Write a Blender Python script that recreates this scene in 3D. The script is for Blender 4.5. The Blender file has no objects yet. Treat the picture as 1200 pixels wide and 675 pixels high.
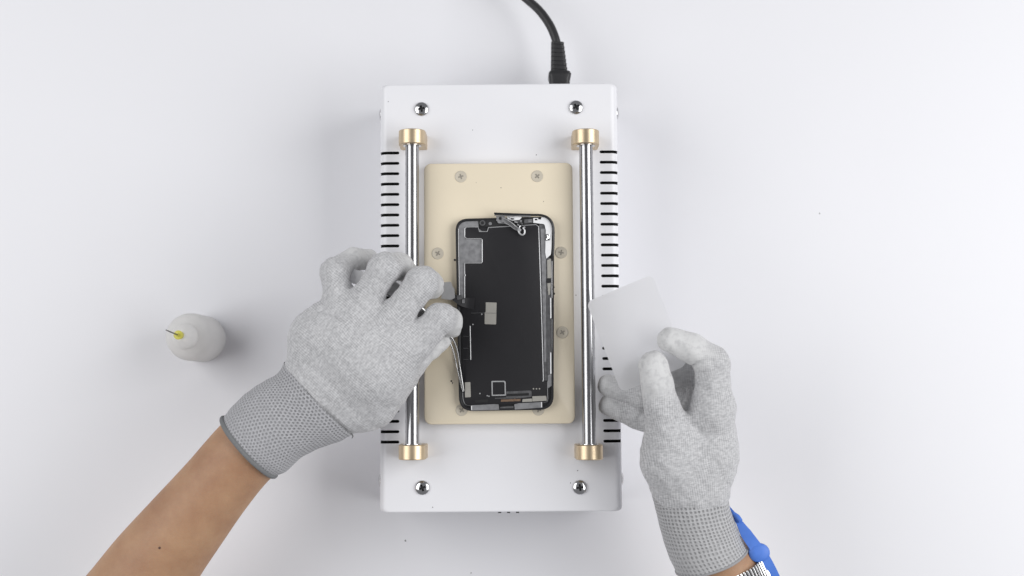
import bpy, bmesh, math, random
import numpy as np
from mathutils import Vector, Matrix

random.seed(7)
SC = bpy.context.scene
COL = SC.collection
MM = 0.001

# ------------------------------------------------------------------ camera
F, D, TILT = 1500.0, 1000.0, math.radians(4.5)      # focal length in photo px, height in mm


def ray(px, py):
    x, y = (px - 600.0) / F, (337.5 - py) / F
    return Vector((x, y * math.cos(TILT) + math.sin(TILT), y * math.sin(TILT) - math.cos(TILT)))


def at(px, py, z):
    """real-world point (mm) at height z that stands at photo position px, py"""
    d = ray(px, py)
    s = (z - D) / d.z
    return Vector((d.x * s, d.y * s, z))


def rad(rpx, p):
    """size in mm of rpx photo pixels at a point p (mm)"""
    v = Vector((p[0], p[1], p[2] - D))
    depth = v.dot(Vector((0, math.sin(TILT), -math.cos(TILT))))
    return rpx * depth / F


cam_d = bpy.data.cameras.new('camera')
cam_d.sensor_width = 36.0
cam_d.lens = F / 1200.0 * 36.0
cam_d.clip_start, cam_d.clip_end = 0.05, 50
cam_d.dof.use_dof = True
cam_d.dof.focus_distance = 0.895
cam_d.dof.aperture_fstop = 5.0
cam = bpy.data.objects.new('camera', cam_d)
cam.location = (0, 0, D * MM)
cam.rotation_euler = (TILT, 0, 0)
COL.objects.link(cam)
SC.camera = cam

# ------------------------------------------------------------------ materials


def nodes(name):
    m = bpy.data.materials.new(name)
    m.use_nodes = True
    nt = m.node_tree
    b = nt.nodes['Principled BSDF']
    return m, nt, b


def mat(name, col, rough=0.5, metal=0.0, var=0.06, scale=60.0, bump=0.0, bscale=400.0, rvar=0.08, coat=0.0,
        dust=0.0):
    """procedural material: base colour broken up by noise, uneven gloss, fine bump (scales are per metre)"""
    m, nt, b = nodes(name)
    N, L = nt.nodes, nt.links
    tc = N.new('ShaderNodeTexCoord')
    n1 = N.new('ShaderNodeTexNoise')
    n1.inputs['Scale'].default_value = scale
    n1.inputs['Detail'].default_value = 5
    L.new(tc.outputs['Object'], n1.inputs['Vector'])
    mix = N.new('ShaderNodeMix')
    mix.data_type = 'RGBA'
    mix.inputs[6].default_value = tuple(max(0, c * (1 - var)) for c in col) + (1,)
    mix.inputs[7].default_value = tuple(min(1, c * (1 + var)) for c in col) + (1,)
    L.new(n1.outputs['Fac'], mix.inputs[0])
    out = mix.outputs[2]
    if dust:
        n3 = N.new('ShaderNodeTexNoise')
        n3.inputs['Scale'].default_value = 900
        n3.inputs['Detail'].default_value = 3
        L.new(tc.outputs['Object'], n3.inputs['Vector'])
        r = N.new('ShaderNodeMapRange')
        r.inputs[1].default_value, r.inputs[2].default_value = 0.62, 0.75
        r.inputs[3].default_value, r.inputs[4].default_value = 0.0, dust
        L.new(n3.outputs['Fac'], r.inputs[0])
        m2 = N.new('ShaderNodeMix')
        m2.data_type = 'RGBA'
        m2.inputs[7].default_value = (0.35, 0.35, 0.35, 1)
        L.new(r.outputs[0], m2.inputs[0])
        L.new(out, m2.inputs[6])
        out = m2.outputs[2]
    L.new(out, b.inputs['Base Color'])
    mr = N.new('ShaderNodeMapRange')
    mr.inputs[3].default_value, mr.inputs[4].default_value = max(0.02, rough - rvar), min(1, rough + rvar)
    L.new(n1.outputs['Fac'], mr.inputs[0])
    L.new(mr.outputs[0], b.inputs['Roughness'])
    b.inputs['Metallic'].default_value = metal
    b.inputs['Coat Weight'].default_value = coat
    if bump:
        n2 = N.new('ShaderNodeTexNoise')
        n2.inputs['Scale'].default_value = bscale
        n2.inputs['Detail'].default_value = 4
        L.new(tc.outputs['Object'], n2.inputs['Vector'])
        bp = N.new('ShaderNodeBump')
        bp.inputs['Strength'].default_value = 1.0
        bp.inputs['Distance'].default_value = bump * MM
        L.new(n2.outputs['Fac'], bp.inputs['Height'])
        L.new(bp.outputs[0], b.inputs['Normal'])
    return m


def math_node(nt, op, a, b=None, c=None):
    n = nt.nodes.new('ShaderNodeMath')
    n.operation = op
    for i, v in enumerate((a, b, c)):
        if v is None:
            continue
        if isinstance(v, (int, float)):
            n.inputs[i].default_value = v
        else:
            nt.links.new(v, n.inputs[i])
    return n.outputs[0]


def glove_mat(name, angle):
    """heather knit with rows of stitches; the coated finger tips (attribute coat) are paler and smoother"""
    m, nt, b = nodes(name)
    N, L = nt.nodes, nt.links
    tc = N.new('ShaderNodeTexCoord')
    mp = N.new('ShaderNodeMapping')
    mp.inputs['Rotation'].default_value = (0, 0, angle)
    L.new(tc.outputs['Object'], mp.inputs['Vector'])
    warp = N.new('ShaderNodeTexNoise')
    warp.inputs['Scale'].default_value = 45
    L.new(mp.outputs[0], warp.inputs['Vector'])
    wm = N.new('ShaderNodeVectorMath')
    wm.operation = 'MULTIPLY_ADD'
    wm.inputs[1].default_value = (0.006, 0.006, 0.006)
    L.new(warp.outputs['Color'], wm.inputs[0])
    L.new(mp.outputs[0], wm.inputs[2])
    sep = N.new('ShaderNodeSeparateXYZ')
    L.new(wm.outputs[0], sep.inputs[0])
    sx = math_node(nt, 'SINE', math_node(nt, 'MULTIPLY', sep.outputs[0], 2 * math.pi / 0.00150))
    sy = math_node(nt, 'SINE', math_node(nt, 'MULTIPLY', sep.outputs[1], 2 * math.pi / 0.00125))
    st = math_node(nt, 'ADD', math_node(nt, 'MULTIPLY', sx, 0.24), math_node(nt, 'MULTIPLY', sy, 0.12))
    stitch = math_node(nt, 'ADD', st, 0.5)
    # heather flecks, stretched along the yarn
    mp2 = N.new('ShaderNodeMapping')
    mp2.inputs['Scale'].default_value = (1.0, 2.2, 1.5)
    L.new(mp.outputs[0], mp2.inputs['Vector'])
    fl = N.new('ShaderNodeTexNoise')
    fl.inputs['Scale'].default_value = 360
    fl.inputs['Detail'].default_value = 3
    L.new(mp2.outputs[0], fl.inputs['Vector'])
    big = N.new('ShaderNodeTexNoise')
    big.inputs['Scale'].default_value = 60
    L.new(tc.outputs['Object'], big.inputs['Vector'])
    patch = N.new('ShaderNodeMapRange')
    patch.inputs[1].default_value, patch.inputs[2].default_value = 0.42, 0.62
    L.new(big.outputs['Fac'], patch.inputs[0])
    stm = math_node(nt, 'MULTIPLY_ADD', math_node(nt, 'SUBTRACT', stitch, 0.5),
                    math_node(nt, 'MULTIPLY_ADD', patch.outputs[0], 0.7, 0.3), 0.5)
    h = math_node(nt, 'ADD', math_node(nt, 'MULTIPLY', stm, 0.36), math_node(nt, 'MULTIPLY', fl.outputs['Fac'], 0.64))
    cr = N.new('ShaderNodeValToRGB')
    cr.color_ramp.elements[0].position, cr.color_ramp.elements[0].color = 0.31, (0.345, 0.345, 0.355, 1)
    cr.color_ramp.elements[1].position, cr.color_ramp.elements[1].color = 0.67, (0.645, 0.645, 0.655, 1)
    L.new(h, cr.inputs[0])
    at_ = N.new('ShaderNodeAttribute')
    at_.attribute_name = 'coat'
    wear = N.new('ShaderNodeTexNoise')
    wear.inputs['Scale'].default_value = 300
    wear.inputs['Detail'].default_value = 5
    L.new(tc.outputs['Object'], wear.inputs['Vector'])
    ccol = N.new('ShaderNodeValToRGB')
    ccol.color_ramp.elements[0].position, ccol.color_ramp.elements[0].color = 0.32, (0.54, 0.54, 0.545, 1)
    ccol.color_ramp.elements[1].position, ccol.color_ramp.elements[1].color = 0.52, (0.67, 0.67, 0.67, 1)
    L.new(wear.outputs['Fac'], ccol.inputs[0])
    cf = math_node(nt, 'MULTIPLY', at_.outputs['Fac'], 0.9)
    mix = N.new('ShaderNodeMix')
    mix.data_type = 'RGBA'
    L.new(cf, mix.inputs[0])
    L.new(cr.outputs[0], mix.inputs[6])
    L.new(ccol.outputs[0], mix.inputs[7])
    L.new(mix.outputs[2], b.inputs['Base Color'])
    b.inputs['Roughness'].default_value = 0.85
    b.inputs['Sheen Weight'].default_value = 0.25
    b.inputs['Sheen Roughness'].default_value = 0.5
    hb = math_node(nt, 'ADD', math_node(nt, 'MULTIPLY', h, math_node(nt, 'SUBTRACT', 1.0, cf)),
                   math_node(nt, 'MULTIPLY', wear.outputs['Fac'], 0.3))
    bp = N.new('ShaderNodeBump')
    bp.inputs['Strength'].default_value = 0.8
    bp.inputs['Distance'].default_value = 0.0005
    L.new(hb, bp.inputs['Height'])
    bp2 = N.new('ShaderNodeBump')
    bp2.inputs['Strength'].default_value = 0.7
    bp2.inputs['Distance'].default_value = 0.003
    L.new(big.outputs['Fac'], bp2.inputs['Height'])
    L.new(bp2.outputs[0], bp.inputs['Normal'])
    L.new(bp.outputs[0], b.inputs['Normal'])
    return m


def cuff_mat(name, shift, dark, light, hole, vmax):
    """ribbed waffle knit laid out along the cuff's own UV map (u round the wrist, v along it)"""
    m, nt, b = nodes(name)
    N, L = nt.nodes, nt.links
    uv = N.new('ShaderNodeUVMap')
    uv.uv_map = 'knit'
    tc = N.new('ShaderNodeTexCoord')
    wn = N.new('ShaderNodeTexNoise')
    wn.inputs['Scale'].default_value = 90
    L.new(tc.outputs['Object'], wn.inputs['Vector'])
    wa = N.new('ShaderNodeVectorMath')
    wa.operation = 'MULTIPLY_ADD'
    wa.inputs[1].default_value = (0.7, 0.7, 0.0)
    L.new(wn.outputs['Color'], wa.inputs[0])
    L.new(uv.outputs[0], wa.inputs[2])
    sep = N.new('ShaderNodeSeparateXYZ')
    L.new(wa.outputs[0], sep.inputs[0])
    u, v = sep.outputs[0], sep.outputs[1]
    row = math_node(nt, 'FLOOR', v)
    us = math_node(nt, 'MULTIPLY_ADD', row, shift, u)
    fu = math_node(nt, 'ABSOLUTE', math_node(nt, 'SINE', math_node(nt, 'MULTIPLY', us, math.pi)))
    fv = math_node(nt, 'ABSOLUTE', math_node(nt, 'SINE', math_node(nt, 'MULTIPLY', v, math.pi)))
    tt = math_node(nt, 'MINIMUM', math_node(nt, 'MULTIPLY', v, 1.0 / vmax), 1.0)
    fvm = math_node(nt, 'ADD', math_node(nt, 'MULTIPLY', fv, math_node(nt, 'SUBTRACT', 1.0, math_node(nt, 'MULTIPLY', tt, 0.6))), math_node(nt, 'MULTIPLY', tt, 0.36))
    cell = math_node(nt, 'MULTIPLY', fu, fvm)                 # 1 in the middle of a hole
    fl = N.new('ShaderNodeTexNoise')
    fl.inputs['Scale'].default_value = 420
    fl.inputs['Detail'].default_value = 3
    L.new(tc.outputs['Object'], fl.inputs['Vector'])
    big = N.new('ShaderNodeTexNoise')
    big.inputs['Scale'].default_value = 70
    L.new(tc.outputs['Object'], big.inputs['Vector'])
    amt = math_node(nt, 'MULTIPLY_ADD', fl.outputs['Fac'], 1.5, 0.1)
    hm = N.new('ShaderNodeMapRange')
    hm.interpolation_type = 'SMOOTHSTEP'
    hm.inputs[1].default_value, hm.inputs[2].default_value = 0.35, 0.95
    L.new(cell, hm.inputs[0])
    hmask = math_node(nt, 'MULTIPLY', hm.outputs[0], amt)
    cr = N.new('ShaderNodeValToRGB')
    cr.color_ramp.elements[0].position, cr.color_ramp.elements[0].color = 0.3, tuple(c * 0.8 for c in light) + (1,)
    cr.color_ramp.elements[1].position, cr.color_ramp.elements[1].color = 0.7, tuple(light) + (1,)
    L.new(fl.outputs['Fac'], cr.inputs[0])
    mix = N.new('ShaderNodeMix')
    mix.data_type = 'RGBA'
    mix.clamp_factor = True
    mix.inputs[7].default_value = tuple(dark) + (1,)
    L.new(math_node(nt, 'MULTIPLY', hmask, hole), mix.inputs[0])
    L.new(cr.outputs[0], mix.inputs[6])
    L.new(mix.outputs[2], b.inputs['Base Color'])
    b.inputs['Roughness'].default_value = 0.9
    b.inputs['Sheen Weight'].default_value = 0.2
    bp = N.new('ShaderNodeBump')
    bp.inputs['Strength'].default_value = 0.8
    bp.inputs['Distance'].default_value = 0.0012
    L.new(math_node(nt, 'SUBTRACT', 1.0, hmask), bp.inputs['Height'])
    L.new(bp.outputs[0], b.inputs['Normal'])
    return m


def skin_mat():
    m, nt, b = nodes('skin')
    N, L = nt.nodes, nt.links
    tc = N.new('ShaderNodeTexCoord')
    n1 = N.new('ShaderNodeTexNoise')
    n1.inputs['Scale'].default_value = 34
    n1.inputs['Detail'].default_value = 8
    n1.inputs['Roughness'].default_value = 0.65
    L.new(tc.outputs['Object'], n1.inputs['Vector'])
    cr = N.new('ShaderNodeValToRGB')
    cr.color_ramp.elements[0].position, cr.color_ramp.elements[0].color = 0.32, (0.36, 0.195, 0.112, 1)
    cr.color_ramp.elements[1].position, cr.color_ramp.elements[1].color = 0.68, (0.47, 0.282, 0.165, 1)
    L.new(n1.outputs['Fac'], cr.inputs[0])
    vo = N.new('ShaderNodeTexVoronoi')
    vo.inputs['Scale'].default_value = 1100
    L.new(tc.outputs['Object'], vo.inputs['Vector'])
    L.new(cr.outputs[0], b.inputs['Base Color'])
    b.inputs['Roughness'].default_value = 0.55
    b.inputs['Subsurface Weight'].default_value = 0.12
    b.inputs['Subsurface Radius'].default_value = (0.004, 0.0016, 0.0008)
    b.inputs['Subsurface Scale'].default_value = 1.0
    bp = N.new('ShaderNodeBump')
    bp.inputs['Strength'].default_value = 0.35
    bp.inputs['Distance'].default_value = 0.0004
    L.new(vo.outputs['Distance'], bp.inputs['Height'])
    L.new(bp.outputs[0], b.inputs['Normal'])
    return m


def sheet_mat():
    m, nt, b = nodes('frosted_film')
    N, L = nt.nodes, nt.links
    out = N['Material Output']
    N.remove(b)
    tc = N.new('ShaderNodeTexCoord')
    n1 = N.new('ShaderNodeTexNoise')
    n1.inputs['Scale'].default_value = 40
    L.new(tc.outputs['Object'], n1.inputs['Vector'])
    df = N.new('ShaderNodeBsdfDiffuse')
    df.inputs[0].default_value = (0.83, 0.83, 0.845, 1)
    tl = N.new('ShaderNodeBsdfTranslucent')
    tl.inputs[0].default_value = (0.90, 0.90, 0.91, 1)
    m1 = N.new('ShaderNodeMixShader')
    m1.inputs[0].default_value = 0.45
    L.new(df.outputs[0], m1.inputs[1])
    L.new(tl.outputs[0], m1.inputs[2])
    tr = N.new('ShaderNodeBsdfTransparent')
    rf = N.new('ShaderNodeBsdfRefraction')
    rf.inputs['Color'].default_value = (0.95, 0.95, 0.96, 1)
    rf.inputs['Roughness'].default_value = 0.85
    rf.inputs['IOR'].default_value = 1.3
    m2 = N.new('ShaderNodeMixShader')
    L.new(math_node(nt, 'MULTIPLY_ADD', n1.outputs['Fac'], 0.06, 0.17), m2.inputs[0])
    L.new(m1.outputs[0], m2.inputs[1])
    L.new(rf.outputs[0], m2.inputs[2])
    m3 = N.new('ShaderNodeMixShader')
    m3.inputs[0].default_value = 0.03
    L.new(m2.outputs[0], m3.inputs[1])
    L.new(tr.outputs[0], m3.inputs[2])
    L.new(m3.outputs[0], out.inputs['Surface'])
    return m


M = {
    'table': mat('white_table', (0.80, 0.80, 0.83), 0.55, var=0.012, scale=9, rvar=0.05, bump=0.02, bscale=900),
    'paint': mat('white_powder_coat', (0.82, 0.82, 0.85), 0.36, var=0.012, scale=30, bump=0.012, bscale=1500),
    'cavity': mat('depth_black', (0.006, 0.006, 0.007), 0.7),
    'steel': mat('polished_steel', (0.62, 0.62, 0.63), 0.16, 1.0, var=0.08, scale=90, rvar=0.06),
    'rod': mat('chrome_rod', (0.37, 0.37, 0.38), 0.20, 1.0, var=0.06, scale=120, rvar=0.05, dust=0.25),
    'gold': mat('champagne_anodised', (0.64, 0.52, 0.36), 0.40, 1.0, var=0.05, scale=160, rvar=0.05, bump=0.006, bscale=2500),
    'plate': mat('beige_silicone_plate', (0.80, 0.71, 0.55), 0.38, var=0.03, scale=22, rvar=0.10, bump=0.02, bscale=300),
    'plate_screw': mat('covered_screw', (0.56, 0.51, 0.42), 0.5, 0.0, var=0.05),
    'recess': mat('recess_shade', (0.30, 0.275, 0.235), 0.6),  # darker than the head: shade of the cut put into the colour
    'black': mat('black_rubber', (0.022, 0.022, 0.024), 0.45, var=0.15, bump=0.02),
    'frame': mat('black_frame', (0.016, 0.016, 0.018), 0.38, var=0.15, bump=0.01),
    'panel': mat('display_back', (0.016, 0.0155, 0.018), 0.55, var=0.07, scale=140, rvar=0.06, bump=0.006),
    'panel2': mat('flex_black', (0.010, 0.010, 0.011), 0.55, var=0.15),
    'grey_metal': mat('dull_bracket', (0.30, 0.30, 0.31), 0.45, 0.6, var=0.5, scale=260, bump=0.05, bscale=420),
    'dark_metal': mat('dark_bracket', (0.15, 0.15, 0.155), 0.40, 0.6, var=0.5, scale=500, bump=0.04, bscale=900),
    'bright': mat('bright_steel', (0.86, 0.86, 0.86), 0.30, 1.0, var=0.05, scale=300),
    'line': mat('silver_edge', (0.50, 0.50, 0.51), 0.40, 0.5, var=0.20, scale=600),
    'silver': mat('silver_tape', (0.88, 0.88, 0.89), 0.42, 0.15, var=0.06, scale=300),
    'foil': mat('conductive_foil', (0.42, 0.405, 0.37), 0.45, 0.35, var=0.08, scale=900, bump=0.02),
    'copper': mat('copper_contact', (0.30, 0.20, 0.14), 0.4, 0.7, var=0.25, scale=900),
    'yellow': mat('yellow_hub', (0.60, 0.56, 0.10), 0.4, var=0.05),
    'needle': mat('needle_steel', (0.16, 0.15, 0.15), 0.35, 0.9),
    'hem': mat('grey_overlock', (0.19, 0.195, 0.20), 0.9, var=0.2, scale=900, bump=0.25, bscale=1200),
    'prong': mat('tweezer_steel', (0.42, 0.42, 0.42), 0.25, 1.0),
    'grey_film': mat('grey_stiffener', (0.32, 0.32, 0.325), 0.5, var=0.1, scale=300),
    'hem_pale': mat('grey_overlock_pale', (0.33, 0.33, 0.34), 0.9, var=0.25, scale=900, bump=0.25, bscale=1200),
    'blue': mat('blue_strap', (0.075, 0.20, 0.66), 0.5, var=0.12, scale=200, bump=0.05, bscale=1500),
    'crumb': mat('crumb', (0.03, 0.028, 0.026), 0.8),
    'skin': skin_mat(),
    'mole': mat('mole', (0.10, 0.05, 0.035), 0.6),
    'film': sheet_mat(),
    'glove_left': glove_mat('knit_glove', math.radians(-48)),
    'glove_right': glove_mat('knit_glove_side', math.radians(-8)),
    'cuff_left': cuff_mat('waffle_cuff', 0.5, (0.17, 0.17, 0.18), (0.47, 0.47, 0.49), 0.75, 32),
    'cuff_right': cuff_mat('waffle_cuff_loose', 0.0, (0.19, 0.19, 0.195), (0.51, 0.51, 0.52), 0.8, 26),
}


def bottle_mat():
    m, nt, b = nodes('milky_plastic')
    N, L = nt.nodes, nt.links
    tc = N.new('ShaderNodeTexCoord')
    n1 = N.new('ShaderNodeTexNoise')
    n1.inputs['Scale'].default_value = 50
    L.new(tc.outputs['Object'], n1.inputs['Vector'])
    mr = N.new('ShaderNodeMapRange')
    mr.inputs[3].default_value, mr.inputs[4].default_value = 0.34, 0.5
    L.new(n1.outputs['Fac'], mr.inputs[0])
    L.new(mr.outputs[0], b.inputs['Roughness'])
    b.inputs['Base Color'].default_value = (0.95, 0.945, 0.94, 1)
    b.inputs['Subsurface Weight'].default_value = 0.0
    b.inputs['Subsurface Radius'].default_value = (0.006, 0.006, 0.006)
    b.inputs['Subsurface Scale'].default_value = 1.0
    b.inputs['Transmission Weight'].default_value = 0.10
    tl = N.new('ShaderNodeBsdfTranslucent')
    tl.inputs[0].default_value = (0.96, 0.955, 0.945, 1)
    mx = N.new('ShaderNodeMixShader')
    mx.inputs[0].default_value = 0.55
    L.new(b.outputs[0], mx.inputs[1])
    L.new(tl.outputs[0], mx.inputs[2])
    L.new(mx.outputs[0], N['Material Output'].inputs['Surface'])
    b.inputs['IOR'].default_value = 1.35
    return m


M['milky'] = bottle_mat()
M['panel'].node_tree.nodes['Principled BSDF'].inputs['Specular IOR Level'].default_value = 0.3

# ------------------------------------------------------------------ mesh helpers (all input in mm)


def wloc(o):
    p = Vector((0, 0, 0))
    while o is not None:
        p += o.location
        o = o.parent
    return p


def link(name, me, parent=None, loc=None):
    o = bpy.data.objects.new(name, me)
    COL.objects.link(o)
    if parent is not None:
        o.parent = parent
    if loc is not None:
        o.location = loc
    return o


def thing(name, label, cat, base, group=None):
    o = bpy.data.objects.new(name, None)
    COL.objects.link(o)
    o.location = Vector(base) * MM
    o.empty_display_size = 0.02
    o['label'], o['category'] = label, cat
    if group:
        o['group'] = group
    return o


def build(name, verts, faces, m, parent=None, smooth=True, angle=35, origin=None):
    """verts in world mm -> one mesh object under its parent"""
    off = wloc(parent) if parent is not None else Vector((0, 0, 0))
    loc = Vector((0, 0, 0))
    if origin is not None:
        loc = Vector(origin) * MM - off
        off = off + loc
    me = bpy.data.meshes.new(name)
    me.from_pydata([tuple(Vector(v) * MM - off) for v in verts], [], faces)
    bm = bmesh.new()
    bm.from_mesh(me)
    bmesh.ops.recalc_face_normals(bm, faces=bm.faces)
    bm.to_mesh(me)
    bm.free()
    if smooth:
        me.shade_smooth()
        if angle < 180:
            me.set_sharp_from_angle(angle=math.radians(angle))
    for mm in (m if isinstance(m, (list, tuple)) else [m]):
        me.materials.append(mm)
    o = link(name, me, parent, loc)
    return o


def rings(rs, cap=True, closed=False):
    """loft a list of equally long rings of points"""
    n = len(rs[0])
    v = [p for r in rs for p in r]
    f = []
    m = len(rs)
    for i in range(m - 1 if not closed else m):
        a, b = i * n, ((i + 1) % m) * n
        for j in range(n):
            k = (j + 1) % n
            f.append((a + j, a + k, b + k, b + j))
    if cap and not closed:
        f.append(tuple(range(n - 1, -1, -1)))
        f.append(tuple((m - 1) * n + j for j in range(n)))
    return v, f


def rrect(w, l, r, n=6):
    pts = []
    for cx, cy, a0 in ((w / 2 - r, l / 2 - r, 0), (-w / 2 + r, l / 2 - r, 90), (-w / 2 + r, -l / 2 + r, 180),
                       (w / 2 - r, -l / 2 + r, 270)):
        for i in range(n + 1):
            a = math.radians(a0 + 90 * i / n)
            pts.append((cx + r * math.cos(a), cy + r * math.sin(a)))
    return pts


def rpoly(pts, n=5):
    """polygon of (x, y, radius) corners -> rounded outline"""
    out = []
    N = len(pts)
    for i in range(N):
        p = Vector(pts[i][:2])
        r = pts[i][2] if len(pts[i]) > 2 else 0
        a, b = Vector(pts[i - 1][:2]), Vector(pts[(i + 1) % N][:2])
        if r <= 0:
            out.append(tuple(p))
            continue
        da, db = (a - p), (b - p)
        la, lb = da.length, db.length
        da.normalize()
        db.normalize()
        ang = da.angle(db)
        t = min(r / math.tan(ang / 2), la * 0.49, lb * 0.49)
        p0, p1 = p + da * t, p + db * t
        for k in range(n + 1):
            s = k / n
            q = (1 - s) ** 2 * p0 + 2 * s * (1 - s) * p + s * s * p1
            # between a parabola and an arc: close enough to an arc at these sizes
            out.append(tuple(q))
    return out


def prism(name, pts, z0, z1, m, parent, bev=0.0, zpx=None):
    """outline in photo px (traced at height zpx or z1), built with real thickness z0..z1"""
    zz = z1 if zpx is None else zpx
    xy = [at(p[0], p[1], zz) for p in pts]
    n = len(xy)
    if bev > 0:
        c = sum((Vector((q.x, q.y)) for q in xy), Vector((0, 0))) / n
        ins = []
        for i in range(n):
            a, b = xy[i - 1], xy[(i + 1) % n]
            t = Vector((b.x - a.x, b.y - a.y))
            if t.length < 1e-6:
                t = Vector((1, 0))
            t.normalize()
            nn = Vector((-t.y, t.x))
            ins.append((i, nn))
        area = sum(xy[i - 1].x * xy[i].y - xy[i].x * xy[i - 1].y for i in range(n))
        sg = 1 if area > 0 else -1

        def ring(z, d):
            return [(xy[i].x + sg * nn.x * d, xy[i].y + sg * nn.y * d, z) for i, nn in ins]
        rs = [ring(z0, 0), ring(z1 - bev, 0), ring(z1 - bev * 0.3, bev * 0.3), ring(z1, bev)]
    else:
        rs = [[(q.x, q.y, z0) for q in xy], [(q.x, q.y, z1) for q in xy]]
    v, f = rings(rs)
    return build(name, v, f, m, parent, angle=40)


def tube(pts, rs, n=14, sub=8, cap=True):
    """smooth round tube through points"""
    P = [Vector(p) for p in pts]
    R = rs if isinstance(rs, (list, tuple)) else [rs] * len(P)
    Q, RR = [], []
    for i in range(len(P) - 1):
        p0, p1, p2, p3 = P[max(0, i - 1)], P[i], P[i + 1], P[min(len(P) - 1, i + 2)]
        for k in range(sub):
            t = k / sub
            Q.append(0.5 * ((2 * p1) + (p2 - p0) * t + (2 * p0 - 5 * p1 + 4 * p2 - p3) * t * t + (3 * p1 - p0 - 3 * p2 + p3) * t ** 3))
            RR.append(R[i] * (1 - t) + R[i + 1] * t)
    Q.append(P[-1])
    RR.append(R[-1])
    out = []
    ref = None
    for i, q in enumerate(Q):
        t = (Q[min(i + 1, len(Q) - 1)] - Q[max(i - 1, 0)]).normalized()
        if ref is None:
            ref = Vector((0, 0, 1)) if abs(t.z) < 0.9 else Vector((1, 0, 0))
        e1 = (ref - t * ref.dot(t)).normalized()
        e2 = t.cross(e1)
        ref = e1
        out.append([q + (e1 * math.cos(2 * math.pi * k / n) + e2 * math.sin(2 * math.pi * k / n)) * RR[i] for k in range(n)])
    return rings(out, cap)


def ribbon(pts, widths, thick, sub=8, oval=False):
    """flat strip (width across, thin in its own normal near z) through points"""
    P = [Vector(p) for p in pts]
    Q, W = [], []
    for i in range(len(P) - 1):
        p0, p1, p2, p3 = P[max(0, i - 1)], P[i], P[i + 1], P[min(len(P) - 1, i + 2)]
        for k in range(sub):
            t = k / sub
            Q.append(0.5 * ((2 * p1) + (p2 - p0) * t + (2 * p0 - 5 * p1 + 4 * p2 - p3) * t * t + (3 * p1 - p0 - 3 * p2 + p3) * t ** 3))
            W.append(widths[i] * (1 - t) + widths[i + 1] * t)
    Q.append(P[-1])
    W.append(widths[-1])
    out = []
    for i, q in enumerate(Q):
        t = (Q[min(i + 1, len(Q) - 1)] - Q[max(i - 1, 0)]).normalized()
        e1 = t.cross(Vector((0, 0, 1))).normalized()
        e2 = e1.cross(t)
        w, h = W[i] / 2, thick / 2
        if oval:
            out.append([q + e1 * w * math.cos(k * math.pi / 6) + e2 * h * math.sin(k * math.pi / 6) for k in range(12)])
            continue
        out.append([q + e1 * w + e2 * h, q - e1 * w + e2 * h, q - e1 * w - e2 * h, q + e1 * w - e2 * h])
    return rings(out)


def lathe(prof, n=48):
    return rings([[(r * math.cos(2 * math.pi * k / n), r * math.sin(2 * math.pi * k / n), z) for k in range(n)] for r, z in prof])


def baked_difference(o, cutter):
    """o minus cutter, as plain mesh data"""
    md = o.modifiers.new('cut', 'BOOLEAN')
    md.operation = 'DIFFERENCE'
    md.solver = 'EXACT'
    md.object = cutter
    bpy.context.view_layer.update()
    dg = bpy.context.evaluated_depsgraph_get()
    me = bpy.data.meshes.new_from_object(o.evaluated_get(dg))
    o.modifiers.clear()
    o.data = me
    cm = cutter.data
    bpy.data.objects.remove(cutter)
    me.shade_smooth()
    me.set_sharp_from_angle(angle=math.radians(35))
    return o


def boxes(bs):
    v, f = [], []
    for (x0, x1, y0, y1, z0, z1) in bs:
        b = len(v)
        v += [(x0, y0, z0), (x1, y0, z0), (x1, y1, z0), (x0, y1, z0), (x0, y0, z1), (x1, y0, z1), (x1, y1, z1), (x0, y1, z1)]
        f += [tuple(b + i for i in q) for q in ((3, 2, 1, 0), (4, 5, 6, 7), (0, 1, 5, 4), (1, 2, 6, 5), (2, 3, 7, 6), (3, 0, 4, 7))]
    return v, f


# ------------------------------------------------------------------ the table
tv, tf = boxes([(-1600, 1600, -1100, 1300, -30, 0)])
tb = build('table', tv, tf, M['table'], smooth=False)
tb['kind'] = 'structure'
tb['label'] = 'plain white table top under everything'

# ------------------------------------------------------------------ the screen separator
ZT = 80.0                                  # height of the housing's top
c = [at(445, 99, ZT), at(723.5, 97.5, ZT), at(729.5, 600, ZT), at(445, 600, ZT)]
ctr = sum(c, Vector()) / 4
vdir = ((c[0] + c[1]) / 2 - (c[3] + c[2]) / 2)
LEN = vdir.length
vdir.normalize()
udir = Vector((vdir.y, -vdir.x, 0))
WID = ((c[1] - c[0]).length + (c[2] - c[3]).length) / 2


def mw(u, v, z):
    """machine frame -> world"""
    p = ctr + udir * u + vdir * v
    return Vector((p.x, p.y, z))


def mu(p):
    d = Vector((p[0] - ctr.x, p[1] - ctr.y, 0))
    return d.dot(udir), d.dot(vdir)


sep = thing('screen_separator', 'white heated screen separator machine with two steel rods and a beige plate',
            'repair machine', (ctr.x, ctr.y, 0))
# side bends have a radius of 5.5 mm, the front and back edges are nearly sharp
levels = []
for k in range(13):
    a = math.radians(90 * k / 12)
    z = ZT - 5.5 + 5.5 * math.sin(a)
    iu = 5.5 * (1 - math.cos(a))
    zz = max(0.0, z - (ZT - 1.2)) / 1.2
    iv = 1.2 * (1 - math.sqrt(max(0, 1 - zz * zz)))
    levels.append((z, iu, iv))
shell_r = [[mw(x, y, 0) for x, y in rrect(WID, LEN, 3.2)]]
for z, iu, iv in levels:
    shell_r.append([mw(x, y, z) for x, y in rrect(WID - 2 * iu, LEN - 2 * iv, 3.2)])
v, f = rings(shell_r)
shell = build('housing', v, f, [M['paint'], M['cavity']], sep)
# vent slots that run over the side bends
sv, sf = [], []


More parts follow.
